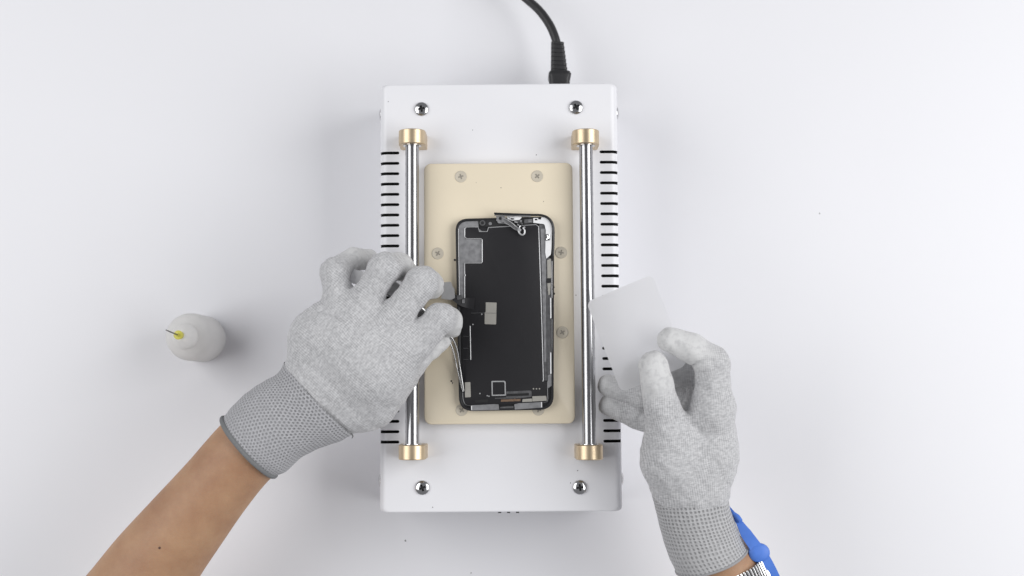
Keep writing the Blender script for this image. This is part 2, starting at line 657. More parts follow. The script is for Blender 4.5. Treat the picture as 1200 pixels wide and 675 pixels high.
def add(vf):
    b = len(sv)
    sv.extend(vf[0])
    sf.extend([tuple(b + i for i in q) for q in vf[1]])


for side in (-1, 1):
    ends = ((468, 468) if side < 0 else (702.5, 707))
    for i in range(29):
        t = i / 28
        y_px = 179.3 + (518.0 - 179.3) * t if side < 0 else 178.0 + (517.0 - 178.0) * t
        xin = ends[0] + (ends[1] - ends[0]) * t
        u0, v0 = mu(at(xin, y_px, ZT))
        h = 1.05
        out = (WID / 2 + 4) * side
        ring = []
        for z in (ZT - 8.5, ZT + 4):
            r = [(u0 + side * 1.0 * (1 - math.cos(a)) - 0 * side, v0 + h * math.sin(a)) for a in
                 [math.radians(x) for x in (-90, -50, 0, 50, 90)]]
            r = [(out, v0 - h)] + r + [(out, v0 + h)]
            ring.append([mw(x, y, z) for x, y in r])
        add(rings(ring))
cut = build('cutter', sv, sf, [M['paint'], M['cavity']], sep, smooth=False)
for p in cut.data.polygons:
    p.material_index = 1  # pocket walls coloured black in place of the dark of a hollow
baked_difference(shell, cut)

# base plate of the heater
pc = [at(497, 191, 90), at(671.5, 191, 90), at(673.5, 497, 90), at(497, 497, 90)]
pctr = sum(pc, Vector()) / 4
pw = ((pc[1] - pc[0]).length + (pc[2] - pc[3]).length) / 2
pl = ((pc[0] - pc[3]).length + (pc[1] - pc[2]).length) / 2
pu, pv = mu(pctr)


def pring(z, ins):
    return [mw(pu + x, pv + y, z) for x, y in rrect(pw - 2 * ins, pl - 2 * ins, max(0.5, 5.0 - ins))]


v, f = rings([pring(ZT + 0.02, 0.6), pring(ZT + 0.5, 0.0), pring(88.9, 0.0), pring(89.6, 0.3), pring(90.0, 1.0)])
plate = build('heating_plate', v, f, M['plate'], sep)


def screw_mesh(name, prof, cw, cl, cz, m, dark):
    v, f = lathe(prof, 40)
    o = build(name, v, f, [m, dark], None)
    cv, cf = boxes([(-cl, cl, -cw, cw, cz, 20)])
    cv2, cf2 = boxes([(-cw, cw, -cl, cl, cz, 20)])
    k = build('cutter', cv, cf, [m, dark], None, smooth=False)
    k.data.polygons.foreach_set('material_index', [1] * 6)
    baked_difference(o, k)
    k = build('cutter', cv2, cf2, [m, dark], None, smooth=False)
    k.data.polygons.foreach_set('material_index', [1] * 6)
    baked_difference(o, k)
    me = o.data
    bpy.data.objects.remove(o)
    return me


dome = [(5.2, 0.0), (5.2, 0.5)] + [(5.2 * math.cos(a), 0.5 + 2.0 * math.sin(a)) for a in [math.radians(x) for x in range(8, 89, 8)]] + [(0.05, 2.5)]
m_dome = screw_mesh('dome_screw', dome, 0.75, 2.4, 0.8, M['steel'], M['black'])  # cross cut coloured black, its depth shade put into the material
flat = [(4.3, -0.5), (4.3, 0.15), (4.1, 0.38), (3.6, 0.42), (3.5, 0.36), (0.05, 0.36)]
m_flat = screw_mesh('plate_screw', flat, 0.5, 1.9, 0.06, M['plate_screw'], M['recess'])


def part_at(name, me, parent, p, rot=(0, 0, 0)):
    o = link(name, me, parent, Vector(p) * MM - wloc(parent))
    o.rotation_euler = rot
    return o


for i, (x, y) in enumerate(((494, 128), (675, 126), (495, 571.5), (679.5, 571))):
    part_at('screw', m_dome, sep, at(x, y, ZT), (0, 0, (0.2, 0.5, 0.35, 0.15)[i]))
for sd, vv in ((-1, 0.44), (1, 0.44), (-1, -0.43), (1, -0.43)):
    u = sd * WID / 2
    part_at('screw', m_dome, sep, mw(u, vv * LEN, 62), (0, sd * math.pi / 2, 0))
for i, (x, y) in enumerate(((540, 207), (629.5, 206.5), (513, 297), (657.5, 296), (513, 389), (659, 389.5), (541, 480.5), (631, 480))):
    part_at('plate_screw', m_flat, plate, at(x, y, 90), (0, 0, 0.3 + 0.37 * i))

# rods and their holders
ZR = 98.0
HOLD = {}
for side, (xt, xb) in ((-1, (482.0, 482.0)), (1, (687.6, 691.2))):
    pt, pb = at(xt, 159, 107), at(xb, 530.5, 107)
    ut, vt = mu(pt)
    ub, vb = mu(pb)
    uu = (ut + ub) / 2
    # the rod
    rod_pts = [mw(uu, vt, ZR), mw(uu, vb, ZR)]
    n = 40
    rr = []
    for p in rod_pts:
        rr.append([p + (udir * math.cos(2 * math.pi * k / n) + Vector((0, 0, 1)) * math.sin(2 * math.pi * k / n)) * 4.8 for k in range(n)])
    v, f = rings(rr)
    build('guide_rod', v, f, M['rod'], sep)
    for vv, inner in ((vt, -1), (vb, 1)):
        prof = [(-9.6, ZT + 0.02), (-9.6, ZR - 2)] + [(9.6 * math.cos(a), ZR + 9.6 * math.sin(a)) for a in [math.radians(x) for x in range(172, 7, -8)]] + \
               [(9.6, ZR - 2), (9.6, ZT + 0.02)]
        ring = []
        for d, ins in ((-5.0, 0.5), (-4.5, 0.0), (4.5, 0.0), (5.0, 0.5)):
            s = []
            for x, z in prof:
                k = 1 - ins / 9.6
                s.append(mw(uu + x * k, vv + d * 1.04, ZR + (z - ZR) * (k if z > ZR else 1)))
            ring.append(s)
        v, f = rings(ring)
        h = build('rod_holder', v, f, M['gold'], sep, angle=30)
        # set collar in the holder's mouth
        cr_ = []
        for d, r in ((4.9, 6.6), (5.7, 6.6), (5.7, 4.85), (4.9, 4.85)):
            p = mw(uu, vv + inner * d, ZR)
            cr_.append([p + (udir * math.cos(2 * math.pi * k / n) + Vector((0, 0, 1)) * math.sin(2 * math.pi * k / n)) * r for k in range(n)])
        v, f = rings(cr_, closed=True)
        build('collar', v, f, M['steel'], h)

# small control studs on the front panel, seen edge-on past the front edge
for x in (585.5, 596.0, 606.5):
    u, _ = mu(at(x, 600, 76))
    v, f = boxes([(-1.1, 1.1, -0.9, 0.4, -1.2, 1.2)])
    w = [mw(u + a, -LEN / 2 + b, 77.2 + c_) for a, b, c_ in v]
    build('indicator_stud', w, f, M['black'], sep, smooth=False)

# ------------------------------------------------------------------ power cable
ZC = 38.0
pcb = thing('power_cable', 'black power cable with ribbed plug in the back of the white machine', 'cable', at(655, 97, 0))


def plug_ring(px, py, w, h, r, ang=0.0):
    p = at(px, py, ZC)
    d = Vector((math.cos(ang), math.sin(ang), 0))
    return [p + d * x + Vector((0, 0, z)) for x, z in rrect(w, h, r, 4)]


v, f = rings([plug_ring(655.5, 104, 15.5, 17, 3), plug_ring(655.5, 95, 15.6, 17, 3), plug_ring(655.6, 92, 16.8, 18, 3),
              plug_ring(655.8, 88.5, 17.2, 18, 3), plug_ring(655.6, 85.5, 15.5, 16, 3), plug_ring(655.4, 85, 12.0, 13, 3)])
build('plug', v, f, M['black'], pcb)
rr = []
y = 86.5
for k in range(8):
    t = k / 7
    w = 12.8 - 3.0 * t
    x = 655.3 - 2.0 * t
    y = 86.0 - 34.5 * t
    rr.append(plug_ring(x, y + 1.9, w, w, 2.2, -0.05))
    rr.append(plug_ring(x, y - 1.0, w, w, 2.2, -0.05))
    if k < 7:
        rr.append(plug_ring(x - .1, y - 1.3, w - 1.4, w - 1.4, 2, -0.05))
        rr.append(plug_ring(x - .25, y - 2.6, w - 1.4, w - 1.4, 2, -0.05))
v, f = rings(rr)
build('strain_relief', v, f, M['black'], pcb)
cp = [at(653.5, 56, ZC), at(650.5, 44, ZC), at(644, 29, ZC - 2), at(633, 13.5, ZC - 6), at(619, 0.5, ZC - 12), at(600, -14, 22), at(565, -34, 10), at(500, -60, 4), at(400, -90, 4)]
v, f = tube(cp, 3.3)
build('cord', v, f, M['black'], pcb)

# ------------------------------------------------------------------ the phone screen assembly
PH = thing('phone_screen', 'dark phone display lying face down on the beige plate, top corner frame bent up',
           'phone screen', at(592, 368, 90))
z0 = 90.02
outer = rpoly([(533.5, 256.5, 15), (649.5, 253.5, 15), (648.8, 480, 17), (538, 482, 17)], 8)
innr = rpoly([(536.5, 259.5, 12), (646.5, 256.5, 12), (645.8, 476, 13), (541.5, 478, 13)], 8)
prism('back_tray', outer, z0, 93.6, M['frame'], PH)
# rim
n = len(outer)
ro = [at(p[0], p[1], 95) for p in outer]
ri = [at(p[0], p[1], 95) for p in innr]
rg = [[(p.x, p.y, 93.6) for p in ro], [(p.x, p.y, 94.9) for p in ro],
      [(p.x * .85 + q.x * .15, p.y * .85 + q.y * .15, 95.3) for p, q in zip(ro, ri)],
      [(p.x * .4 + q.x * .6, p.y * .4 + q.y * .6, 95.3) for p, q in zip(ro, ri)], [(q.x, q.y, 94.6) for q in ri], [(q.x, q.y, 93.61) for q in ri]]
v, f = rings(rg, closed=True)
build('rim', v, f, M['frame'], PH)
# the dull metal bracket down the upper left side
prism('side_bracket', rpoly([(536.8, 268, 6), (540, 260.2, 4), (548, 258.6, 2), (560.5, 258.8, 1), (561, 268, 1), (566.5, 272, 1),
                             (566.5, 310, 1), (546, 310, 1), (545.5, 350.5, 1), (538.2, 350.5, 1)]), 93.6, 94.2, M['grey_metal'], PH)
# the black back of the display
panel = [(544.7, 350), (544.7, 308.2), (565, 308.2), (565, 279.8), (546, 279.8), (544.7, 278), (544.7, 267.5), (546.5, 266), (560.5, 266),
         (561.8, 271.3), (571, 271.3), (572.2, 266.6), (600, 265), (628, 263.2), (631.3, 266), (632.5, 300), (634.5, 360), (636.8, 446), (641.5, 447),
         (641.5, 471), (620, 473.5), (553, 475.5), (545.5, 474), (542, 466), (541.2, 350)]
prism('display_back', panel, 93.6, 94.7, M['panel'], PH, bev=0.15)


def bead(name, pts, z, r, m, parent, sub=1):
    v, f = tube([at(x, y, z) for x, y in pts], r, n=8, sub=sub)
    return build(name, v, f, m, parent)


bead('bright_edge', [(544.5, 350), (544.5, 324), (545.6, 322.6), (544.5, 321), (544.5, 308.4), (564.2, 308.2), (565.1, 307), (565.1, 281), (564, 279.7),
                     (547, 279.7), (544.6, 277.5), (544.6, 268), (546.8, 266), (560.2, 265.9), (561.8, 271.3), (571, 271.3), (572.3, 266.6), (600, 265.0)],
     94.75, 0.34, M['line'], PH)
bead('bright_edge', [(600, 265.0), (614, 264), (628, 263.2), (631.2, 265.5), (632.4, 300), (634.4, 360), (636.8, 446)], 94.75, 0.30, M['line'], PH)
# dark rail between display and right rim
prism('side_rail', [(631.8, 262.5), (640, 262), (640.5, 300), (646.4, 304), (646.8, 440), (642, 446), (637.4, 446), (635, 360), (633, 300)], 93.6, 94.3, M['dark_metal'], PH)
prism('rail_strip', [(633.6, 268), (638.6, 268), (639.8, 310), (640.2, 445), (638.3, 445), (637.4, 400), (635.8, 350)], 94.3, 94.75, M['grey_metal'], PH)
prism('rail_strip', [(641.2, 305), (645.6, 303), (646.2, 326), (641.6, 326)], 94.3, 94.8, M['foil'], PH)
prism('rail_strip', [(641.4, 332), (645.6, 331.5), (644.6, 345), (642.6, 346)], 94.3, 94.75, M['foil'], PH)
prism('rail_clip', [(641.0, 326.5), (645.0, 326), (645.0, 331), (641.0, 331.5)], 94.8, 95.3, M['panel2'], PH)
for ya, yb in ((349, 373), (413, 438)):
    prism('bright_strip', [(644.6, ya), (646.1, ya), (646.3, yb), (644.8, yb)], 94.3, 95.1, M['silver'], PH)  # rim highlights built in as pale strips
bead('worn_glint', [(646.9, 306), (646.8, 340), (646.9, 349)], 94.95, 0.22, M['line'], PH)  # worn rim; its highlights are put in as pale beads too
bead('worn_glint', [(647.0, 374), (647.0, 412)], 94.95, 0.2, M['line'], PH)
bead('worn_glint', [(537.4, 268), (537.6, 300), (538.4, 349)], 94.6, 0.2, M['line'], PH)
prism('rail_end', [(641.8, 440), (646.2, 438), (646.4, 452), (642.2, 455)], 94.3, 95.0, M['grey_metal'], PH)
prism('rail_end', [(638.2, 424), (640.2, 424), (640.8, 445), (638.6, 445)], 94.76, 95.1, M['dark_metal'], PH)
# silver plate round the lifted corner
corner = rpoly([(625, 255.5, 0), (630.5, 255.5, 0), (631, 257.2, 0), (634, 257.2, 0), (634.5, 254.6, 0), (638, 254.3, 2), (645.5, 257.5, 5), (647, 268, 3), (646.2, 292, 0), (645.4, 298.5, 0),
                (640.2, 303, 0), (639, 296, 0), (639.6, 270, 0), (638.2, 262.6, 3), (625, 261, 0)])
prism('corner_plate', corner, 94.8, 95.4, M['silver'], PH)
prism('corner_latch', rpoly([(639.6, 274.5, 0), (643.8, 274.5, 0), (644.2, 281.5, 0), (639.6, 282, 0)]), 95.4, 96.0, M['dark_metal'], PH)
bead('latch_spring', [(640.5, 281), (642, 277.5), (641.2, 276), (643.6, 275), (642.8, 279.6)], 96.2, 0.35, M['bright'], PH, sub=4)
prism('corner_slot', [(626.8, 256.4), (629.6, 256.4), (629.8, 258.2), (626.8, 258.2)], 95.4, 95.55, M['panel2'], PH)
# frame strip that has sprung away at the top
cpts = [(579, 250.0, 98.2), (590, 250.6, 98.0), (606, 251.3, 97.4), (622, 251.8, 96.8), (635, 252.4, 96.4), (643.5, 256.5, 96.2), (648.0, 265, 96.0), (648.6, 280, 95.6), (648.4, 300, 95.4)]
v, f = tube([at(*p) for p in cpts], [0.65, 0.75, 0.8, 0.8, 0.85, 0.95, 0.95, 0.9, 0.6], n=10, sub=6)
build('sprung_frame', v, f, M['frame'], PH)
bead('frame_lip', [(579.5, 251.8), (590, 252.6), (606, 253.1), (622, 253.6)], 97.2, 0.55, M['bright'], PH, sub=4)
# earpiece strip, sensors and loose flex along the top
prism('sensor_strip', [(550, 258.6), (581, 257.4), (596, 258.4), (624, 255.6), (631, 261.6), (572, 265.6), (562, 265.4), (560.8, 258.8)], 93.6, 94.9, M['panel2'], PH)


def disc(name, x, y, z, h, r, m, parent):
    p = at(x, y, z + h)
    v, f = lathe([(r, 0), (r, h * .7), (r * .9, h), (0.03, h)], 24)
    return build(name, [(a + p.x, b + p.y, c_ + z) for a, b, c_ in v], f, m, parent)


cm_ = disc('camera_ring', 565.4, 261.2, 94.9, 0.7, 2.1, M['dark_metal'], PH)
disc('lens', 565.4, 261.2, 95.6, 0.12, 1.2, M['panel2'], PH)
disc('sensor', 574.5, 262.0, 94.9, 0.3, 1.15, M['grey_metal'], PH)
disc('sensor', 608.8, 259.8, 94.9, 0.6, 1.5, M['dark_metal'], PH)
disc('solder_dot', 610.6, 259.0, 95.5, 0.5, 0.7, M['bright'], PH)
prism('earpiece', rpoly([(581, 253.2, 1), (591, 253.4, 1), (594, 257.5, 1), (593.6, 262.2, 1), (583.5, 261.5, 1.5)]), 94.9, 96.2, M['grey_metal'], PH)
disc('earpiece_hole', 586.2, 256.0, 96.2, 0.12, 1.1, M['panel2'], PH)
prism('reflector', rpoly([(593.4, 253.0, 0), (612.5, 253.6, 1), (609, 257.4, 2), (600.5, 258.6, 2), (595, 256.6, 1)]), 94.9, 96.0, M['silver'], PH)
prism('connector', [(614.5, 257.0), (624, 256.3), (624.4, 261), (614, 262)], 94.9, 95.4, M['dark_metal'], PH)
for yy in (257.8, 259.6):
    bead('contact', [(619, yy + .3), (623.2, yy)], 95.5, 0.25, M['line'], PH)
v, f = ribbon([at(588, 257.5, 96.6), at(594, 259, 97.6), at(600, 263, 98.2), at(606, 268, 98.0), at(610.5, 270, 97)], [3.4, 3.0, 2.4, 2.4, 1.6], 0.35)
build('loose_flex', v, f, M['dark_metal'], PH)
bead('loose_wire', [(589, 256.6), (594, 257.4), (601, 262.0), (607, 266.8), (610, 264.6)], 98.6, 0.38, M['bright'], PH, sub=5)
bead('loose_wire', [(591, 261), (597, 263.8), (603, 268.4), (608, 270.4)], 97.8, 0.32, M['line'], PH, sub=5)
rng = random.Random(11)
for k in range(9):
    x, y = 583 + 3.6 * k + rng.uniform(-1.2, 1.2), 256.2 + rng.uniform(-1.5, 5.0) + (1.6 if k > 4 else 0)
    if k > 6:
        y = 262.4 + rng.uniform(-.8, 1.6)
    a = rng.uniform(-.6, .9)
    w, h = rng.uniform(1.2, 2.6), rng.uniform(.5, 1.0)
    pts = [(x + c_ * w * math.cos(a) - d_ * h * math.sin(a), y + c_ * w * math.sin(a) + d_ * h * math.cos(a)) for c_, d_ in ((-1, -1), (1, -.8), (.9, 1), (-.7, .9))]
    prism('torn_shield', pts, 94.95, 96.0 + 0.22 * k, M[('line', 'bright', 'dark_metal')[k % 3]], PH, zpx=96)
bead('wire_loop', [(608.6, 266.6), (607.6, 270), (609, 273.4), (612, 275.3), (614.6, 273.4), (614.8, 269.6), (613.2, 267.2), (615.4, 266)], 97.0, 0.62, M['line'], PH, sub=5)
# middle: foil tab, ribbon cable, bright line
prism('foil_tab', rpoly([(569.3, 354.3, .6), (582, 354.6, .6), (581.4, 380.2, .8), (567.9, 379.8, .8), (568.1, 366, 0), (569.2, 365.6, 0)]), 94.7, 95.0, M['foil'], PH)
prism('foil_seam', [(568.3, 366.6), (581.4, 366.8), (581.4, 367.3), (568.3, 367.1)], 95.0, 95.06, M['dark_metal'], PH)
bead('trace', [(552, 367), (560, 366.7), (568, 366.8)], 94.72, 0.2, M['dark_metal'], PH)
disc('solder_dot', 564.6, 368.2, 94.7, 0.2, 0.5, M['line'], PH)
disc('solder_dot', 554.2, 380.2, 94.7, 0.2, 0.5, M['line'], PH)
bead('bright_line', [(550.8, 382), (551.2, 400), (551.6, 421.5)], 94.8, 0.36, M['line'], PH)
for yy in (394, 408, 421):
    bead('trace', [(543, yy), (549, yy + .3)], 94.72, 0.14, M['dark_metal'], PH)
v, f = ribbon([at(556, 356, 95.0), at(548, 355, 95.2), at(541, 354, 96.6), at(534, 350, 98), at(527, 344, 99)], [8.5, 7.5, 5.5, 4.5, 4.5], 0.3)
fx = build('ribbon_cable', v, f, M['panel'], PH)
prism('cable_connector', rpoly([(535.2, 346, .5), (541, 345.6, .5), (541.6, 350.6, .5), (536, 351.4, .5)]), 97.2, 98.2, M['dark_metal'], fx)
prism('cable_connector', [(541.4, 351.0), (544.4, 350.8), (544.6, 355), (541.6, 355.2)], 96.8, 97.4, M['grey_metal'], fx)
prism('cable_stiffener', rpoly([(519, 331, 1.5), (528.5, 330, 2), (530.5, 336, 1), (532.5, 338.5, 1), (533, 349, 1), (528, 351.5, 1), (517, 350, 1)]), 99.0, 100.6, M['grey_film'], fx)
# bottom end
prism('silver_pad', rpoly([(544.8, 448, .6), (551.2, 447.8, .6), (551.8, 465.3, .6), (545, 465.7, .6)]), 94.7, 95.0, M['foil'], PH)
sq_o = rpoly([(575.9, 446.4, 1.2), (592.6, 446.2, 2.5), (592.9, 463.6, .8), (576.2, 464, 1.0)])
sq_i = rpoly([(577.3, 447.8, .6), (591.2, 447.6, 1.6), (591.5, 462.3, .3), (577.5, 462.6, .4)])
a_ = [at(*p, 95.1) for p in sq_o]
b_ = [at(*p, 95.1) for p in sq_i]
v, f = rings([[(p.x, p.y, 94.7) for p in a_], [(p.x, p.y, 95.15) for p in a_], [(p.x, p.y, 95.15) for p in b_], [(p.x, p.y, 94.71) for p in b_]], closed=True)
build('chip_border', v, f, M['line'], PH)
prism('slot_frame', [(593.2, 458.9), (621.5, 457.6), (623, 459), (623, 465.2), (600, 467.2), (580, 467.2), (580, 466.2), (593.2, 465.8)], 94.7, 95.0, M['dark_metal'], PH)
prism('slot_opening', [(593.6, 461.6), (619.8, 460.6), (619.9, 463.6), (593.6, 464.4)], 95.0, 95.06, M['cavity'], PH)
prism('copper_contact', [(587, 468.2), (610, 467.4), (610, 470.0), (587, 470.8)], 94.7, 95.0, M['copper'], PH)
disc('solder_dot', 603.4, 468.6, 95.0, 0.3, 0.9, M['copper'], PH)
prism('grey_connector', rpoly([(612.4, 467.8, .6), (623.4, 467.0, .4), (623.6, 470.6, .4), (612, 471.2, .6)]), 94.7, 95.3, M['foil'], PH)
prism('grey_connector', rpoly([(623.8, 464.4, .6), (640, 463.8, 1), (640.8, 469.6, .8), (623.9, 470.5, .4)]), 94.7, 95.5, M['foil'], PH)
for x in (625.2, 628.7, 632.2):
    disc('solder_dot', x, 455.6, 94.7, 0.25, 0.55, M['foil'], PH)
for x, y in ((562.4, 461.2), (571, 463.8), (573, 464.3), (636.3, 446.4)):
    disc('solder_dot', x, y, 94.7, 0.3, 0.5, M['line'], PH)
prism('flex_relief', rpoly([(556, 469, 1), (572, 467.6, 1), (572.4, 471.2, 1), (557, 472, 1)]), 94.7, 94.95, M['panel2'], PH)
prism('bottom_bracket', rpoly([(552.6, 475.0, .4), (580, 473.6, .4), (584.4, 474, .6), (585, 480.2, .6), (553, 481.0, .6)]), 94.7, 95.6, M['grey_metal'], PH)
prism('bottom_bracket', rpoly([(602.6, 473.8, .6), (608, 472.6, .4), (634, 471.2, .4), (634.6, 477.6, .6), (603.4, 480.0, .6)]), 94.7, 95.6, M['grey_metal'], PH)
prism('bracket_bridge', [(586.2, 476.8), (601.8, 475.8), (601.8, 479.8), (586.2, 480.4)], 94.7, 95.2, M['dark_metal'], PH)
prism('bright_strip', [(552.0, 475.6), (553.2, 475.5), (553.2, 480.6), (552.2, 480.6)], 95.6, 95.8, M['silver'], PH)
prism('bright_strip', [(634.0, 471.2), (635.2, 471.1), (635.3, 477.4), (634.2, 477.5)], 95.6, 95.8, M['silver'], PH)
bead('bright_edge', [(542.2, 460), (542.6, 467.5), (545.6, 474.2), (552.6, 475.6)], 94.9, 0.3, M['dark_metal'], PH, sub=3)
bead('bright_edge', [(641.6, 447), (641.8, 462), (641.4, 470.5), (634, 472)], 94.9, 0.3, M['dark_metal'], PH, sub=2)
for x, y, r in ((533.0, 304.5, 0.8), (649.2, 344, 0.8), (649.2, 336.5, 0.55)):
    disc('rim_nub', x, y, 92.5, 2.0, r, M['frame'], PH)

# ------------------------------------------------------------------ tweezers
TW = thing('tweezers', 'thin curved steel tweezers held by the left glove at the phone edge', 'tweezers', at(500, 365, 90))
za = [(398, 317, 121), (430, 327, 121), (458, 338, 120), (490, 362, 114), (516, 384, 111), (527, 393, 108), (534.5, 406, 104), (538.5, 427, 100), (541.3, 447, 97.4), (543.6, 458, 96.2)]
zb = [(398, 317, 118.8), (430, 328, 118.6), (457, 340, 117), (488, 364, 111), (513, 387, 108), (524.5, 397, 105), (531, 411, 102), (535.6, 431, 98.4), (539.8, 449, 96.6), (542.6, 459, 95.9)]
v, f = ribbon([at(*p) for p in za], [7.5, 8.5, 8.5, 6.5, 3.0, 1.6, 1.2, 1.1, 1.7, 0.7], 1.2, oval=True)
build('prong', v, f, M['prong'], TW)
v, f = ribbon([at(*p) for p in zb], [7.5, 8.5, 8.5, 6.5, 2.8, 1.4, 1.0, 0.9, 1.1, 0.5], 1.1, oval=True)
build('prong', v, f, M['prong'], TW)

gz = [(397, 317.5, 124), (412, 323, 124.5), (430, 328.5, 123), (458, 337, 120.5), (466, 344, 117.8)]
v, f = ribbon([at(*p) for p in gz], [9.0, 9.6, 10, 10, 9.4], 3.6)
build('white_sleeve', v, f, M['silver'], TW)  # white sleeve added to stand in for glints between the fingers

# ------------------------------------------------------------------ dropper bottle
b0 = at(238.5, 397.3, 0)
BT = thing('dropper_bottle', 'small milky plastic dropper bottle with a yellow needle tip standing on the table', 'bottle', b0)


def put(vf, p, tilt=None):
    out = []
    for a, b, c_ in vf[0]:
        q = Vector((a, b, c_))
        if tilt is not None:
            q = tilt @ q
        out.append(q + Vector(p))
    return out, vf[1]


prof = [(0.1, 0.0), (15.5, 0.0), (17.2, 0.8), (17.9, 2.5), (17.9, 38), (17.7, 42), (17.0, 46), (15.6, 49.5), (13.2, 52.2), (10.8, 53.8), (9.6, 55), (9.4, 57.5),
        (8.4, 57.5), (8.4, 54), (12.5, 51), (15.2, 47.5), (16.6, 43), (16.8, 38), (16.8, 3), (15.5, 1.4), (0.1, 1.2)]
v, f = put(lathe(prof, 64), b0)
build('body', v, f, M['milky'], BT)
v, f = put(lathe([(9.4, 57.6), (9.2, 59.5), (8.3, 62), (7.0, 64.5), (5.6, 67), (4.4, 69), (3.6, 70), (0.1, 70)], 48), b0)
build('cap', v, f, M['milky'], BT)
v, f = put(lathe([(2.7, 70.01), (2.9, 71), (2.9, 75), (3.3, 75.2), (3.3, 76.4), (2.8, 76.6), (1.2, 76.8), (0.9, 79), (0.1, 79)], 32), b0)
build('needle_hub', v, f, M['yellow'], BT)
base_n = b0 + Vector((0, 0, 79))
tip_n = at(194.6, 386.8, 104)
v, f = tube([base_n + Vector((0, 0, -1)), (base_n + tip_n) / 2, tip_n], [0.55, 0.5, 0.42], n=10, sub=3)
build('needle', v, f, M['needle'], BT)

# ------------------------------------------------------------------ hands: blended tapered bones -> one surface


def bone_dist(P, a, b, ra, rb):
    a, b = np.array(a, np.float32), np.array(b, np.float32)
    ba = b - a
    h = np.clip(((P - a) @ ba) / max(1e-6, float(ba @ ba)), 0, 1)
    d = np.linalg.norm(P - a - h[..., None] * ba, axis=-1)
    return d - (ra + (rb - ra) * h), h


def smin(a, b, k):
    h = np.clip(0.5 + 0.5 * (b - a) / k, 0, 1)
    return b * (1 - h) + a * h - k * h * (1 - h)


def surface_nets(fv, org, h):
    S = fv < 0
    nx, ny, nz = fv.shape
    pos = np.zeros((nx - 1, ny - 1, nz - 1, 3), np.float32)
    cnt = np.zeros((nx - 1, ny - 1, nz - 1), np.float32)

    def sl(o):
        return (slice(o[0], nx - 1 + o[0]), slice(o[1], ny - 1 + o[1]), slice(o[2], nz - 1 + o[2]))
    for ax in range(3):
        for i in (0, 1):
            for j in (0, 1):
                o = [0, 0, 0]
                o[(ax + 1) % 3], o[(ax + 2) % 3] = i, j
                e = list(o)
                e[ax] = 1
                fa, fb = fv[sl(o)], fv[sl(e)]
                cr = (fa < 0) != (fb < 0)
                den = np.where(cr, fa - fb, 1)
                t = np.where(cr, fa / den, 0)
                for q in range(3):
                    pos[..., q] += np.where(cr, o[q] + (t if q == ax else 0), 0)
                cnt += cr
    act = cnt > 0
    idx = -np.ones(act.shape, np.int64)
    idx[act] = np.arange(act.sum())
    ijk = np.argwhere(act)
    V = (pos[act] / cnt[act][:, None] + ijk) * h + org
    quads = []
    for ax in range(3):
        u, w = (ax + 1) % 3, (ax + 2) % 3
        s0 = [slice(1, -1)] * 3
        s1 = [slice(1, -1)] * 3
        s0[ax], s1[ax] = slice(0, -1), slice(1, None)
        ch = np.argwhere(S[tuple(s0)] != S[tuple(s1)])
        ins = S[tuple(s0)][tuple(ch.T)]
        base = ch.copy()
        base[:, u] += 1
        base[:, w] += 1
        cs = []
        for du, dw in ((-1, -1), (0, -1), (0, 0), (-1, 0)):
            q = base.copy()
            q[:, u] += du
            q[:, w] += dw
            cs.append(idx[tuple(q.T)])
        Q = np.stack(cs, 1)
        Q[~ins] = Q[~ins][:, ::-1]
        quads.append(Q)
    return V, np.concatenate(quads)


def pxb(p):
    """(px, py, z, radius px) -> world mm point and radius"""
    w = at(p[0], p[1], p[2])
    return w, rad(p[3], w)


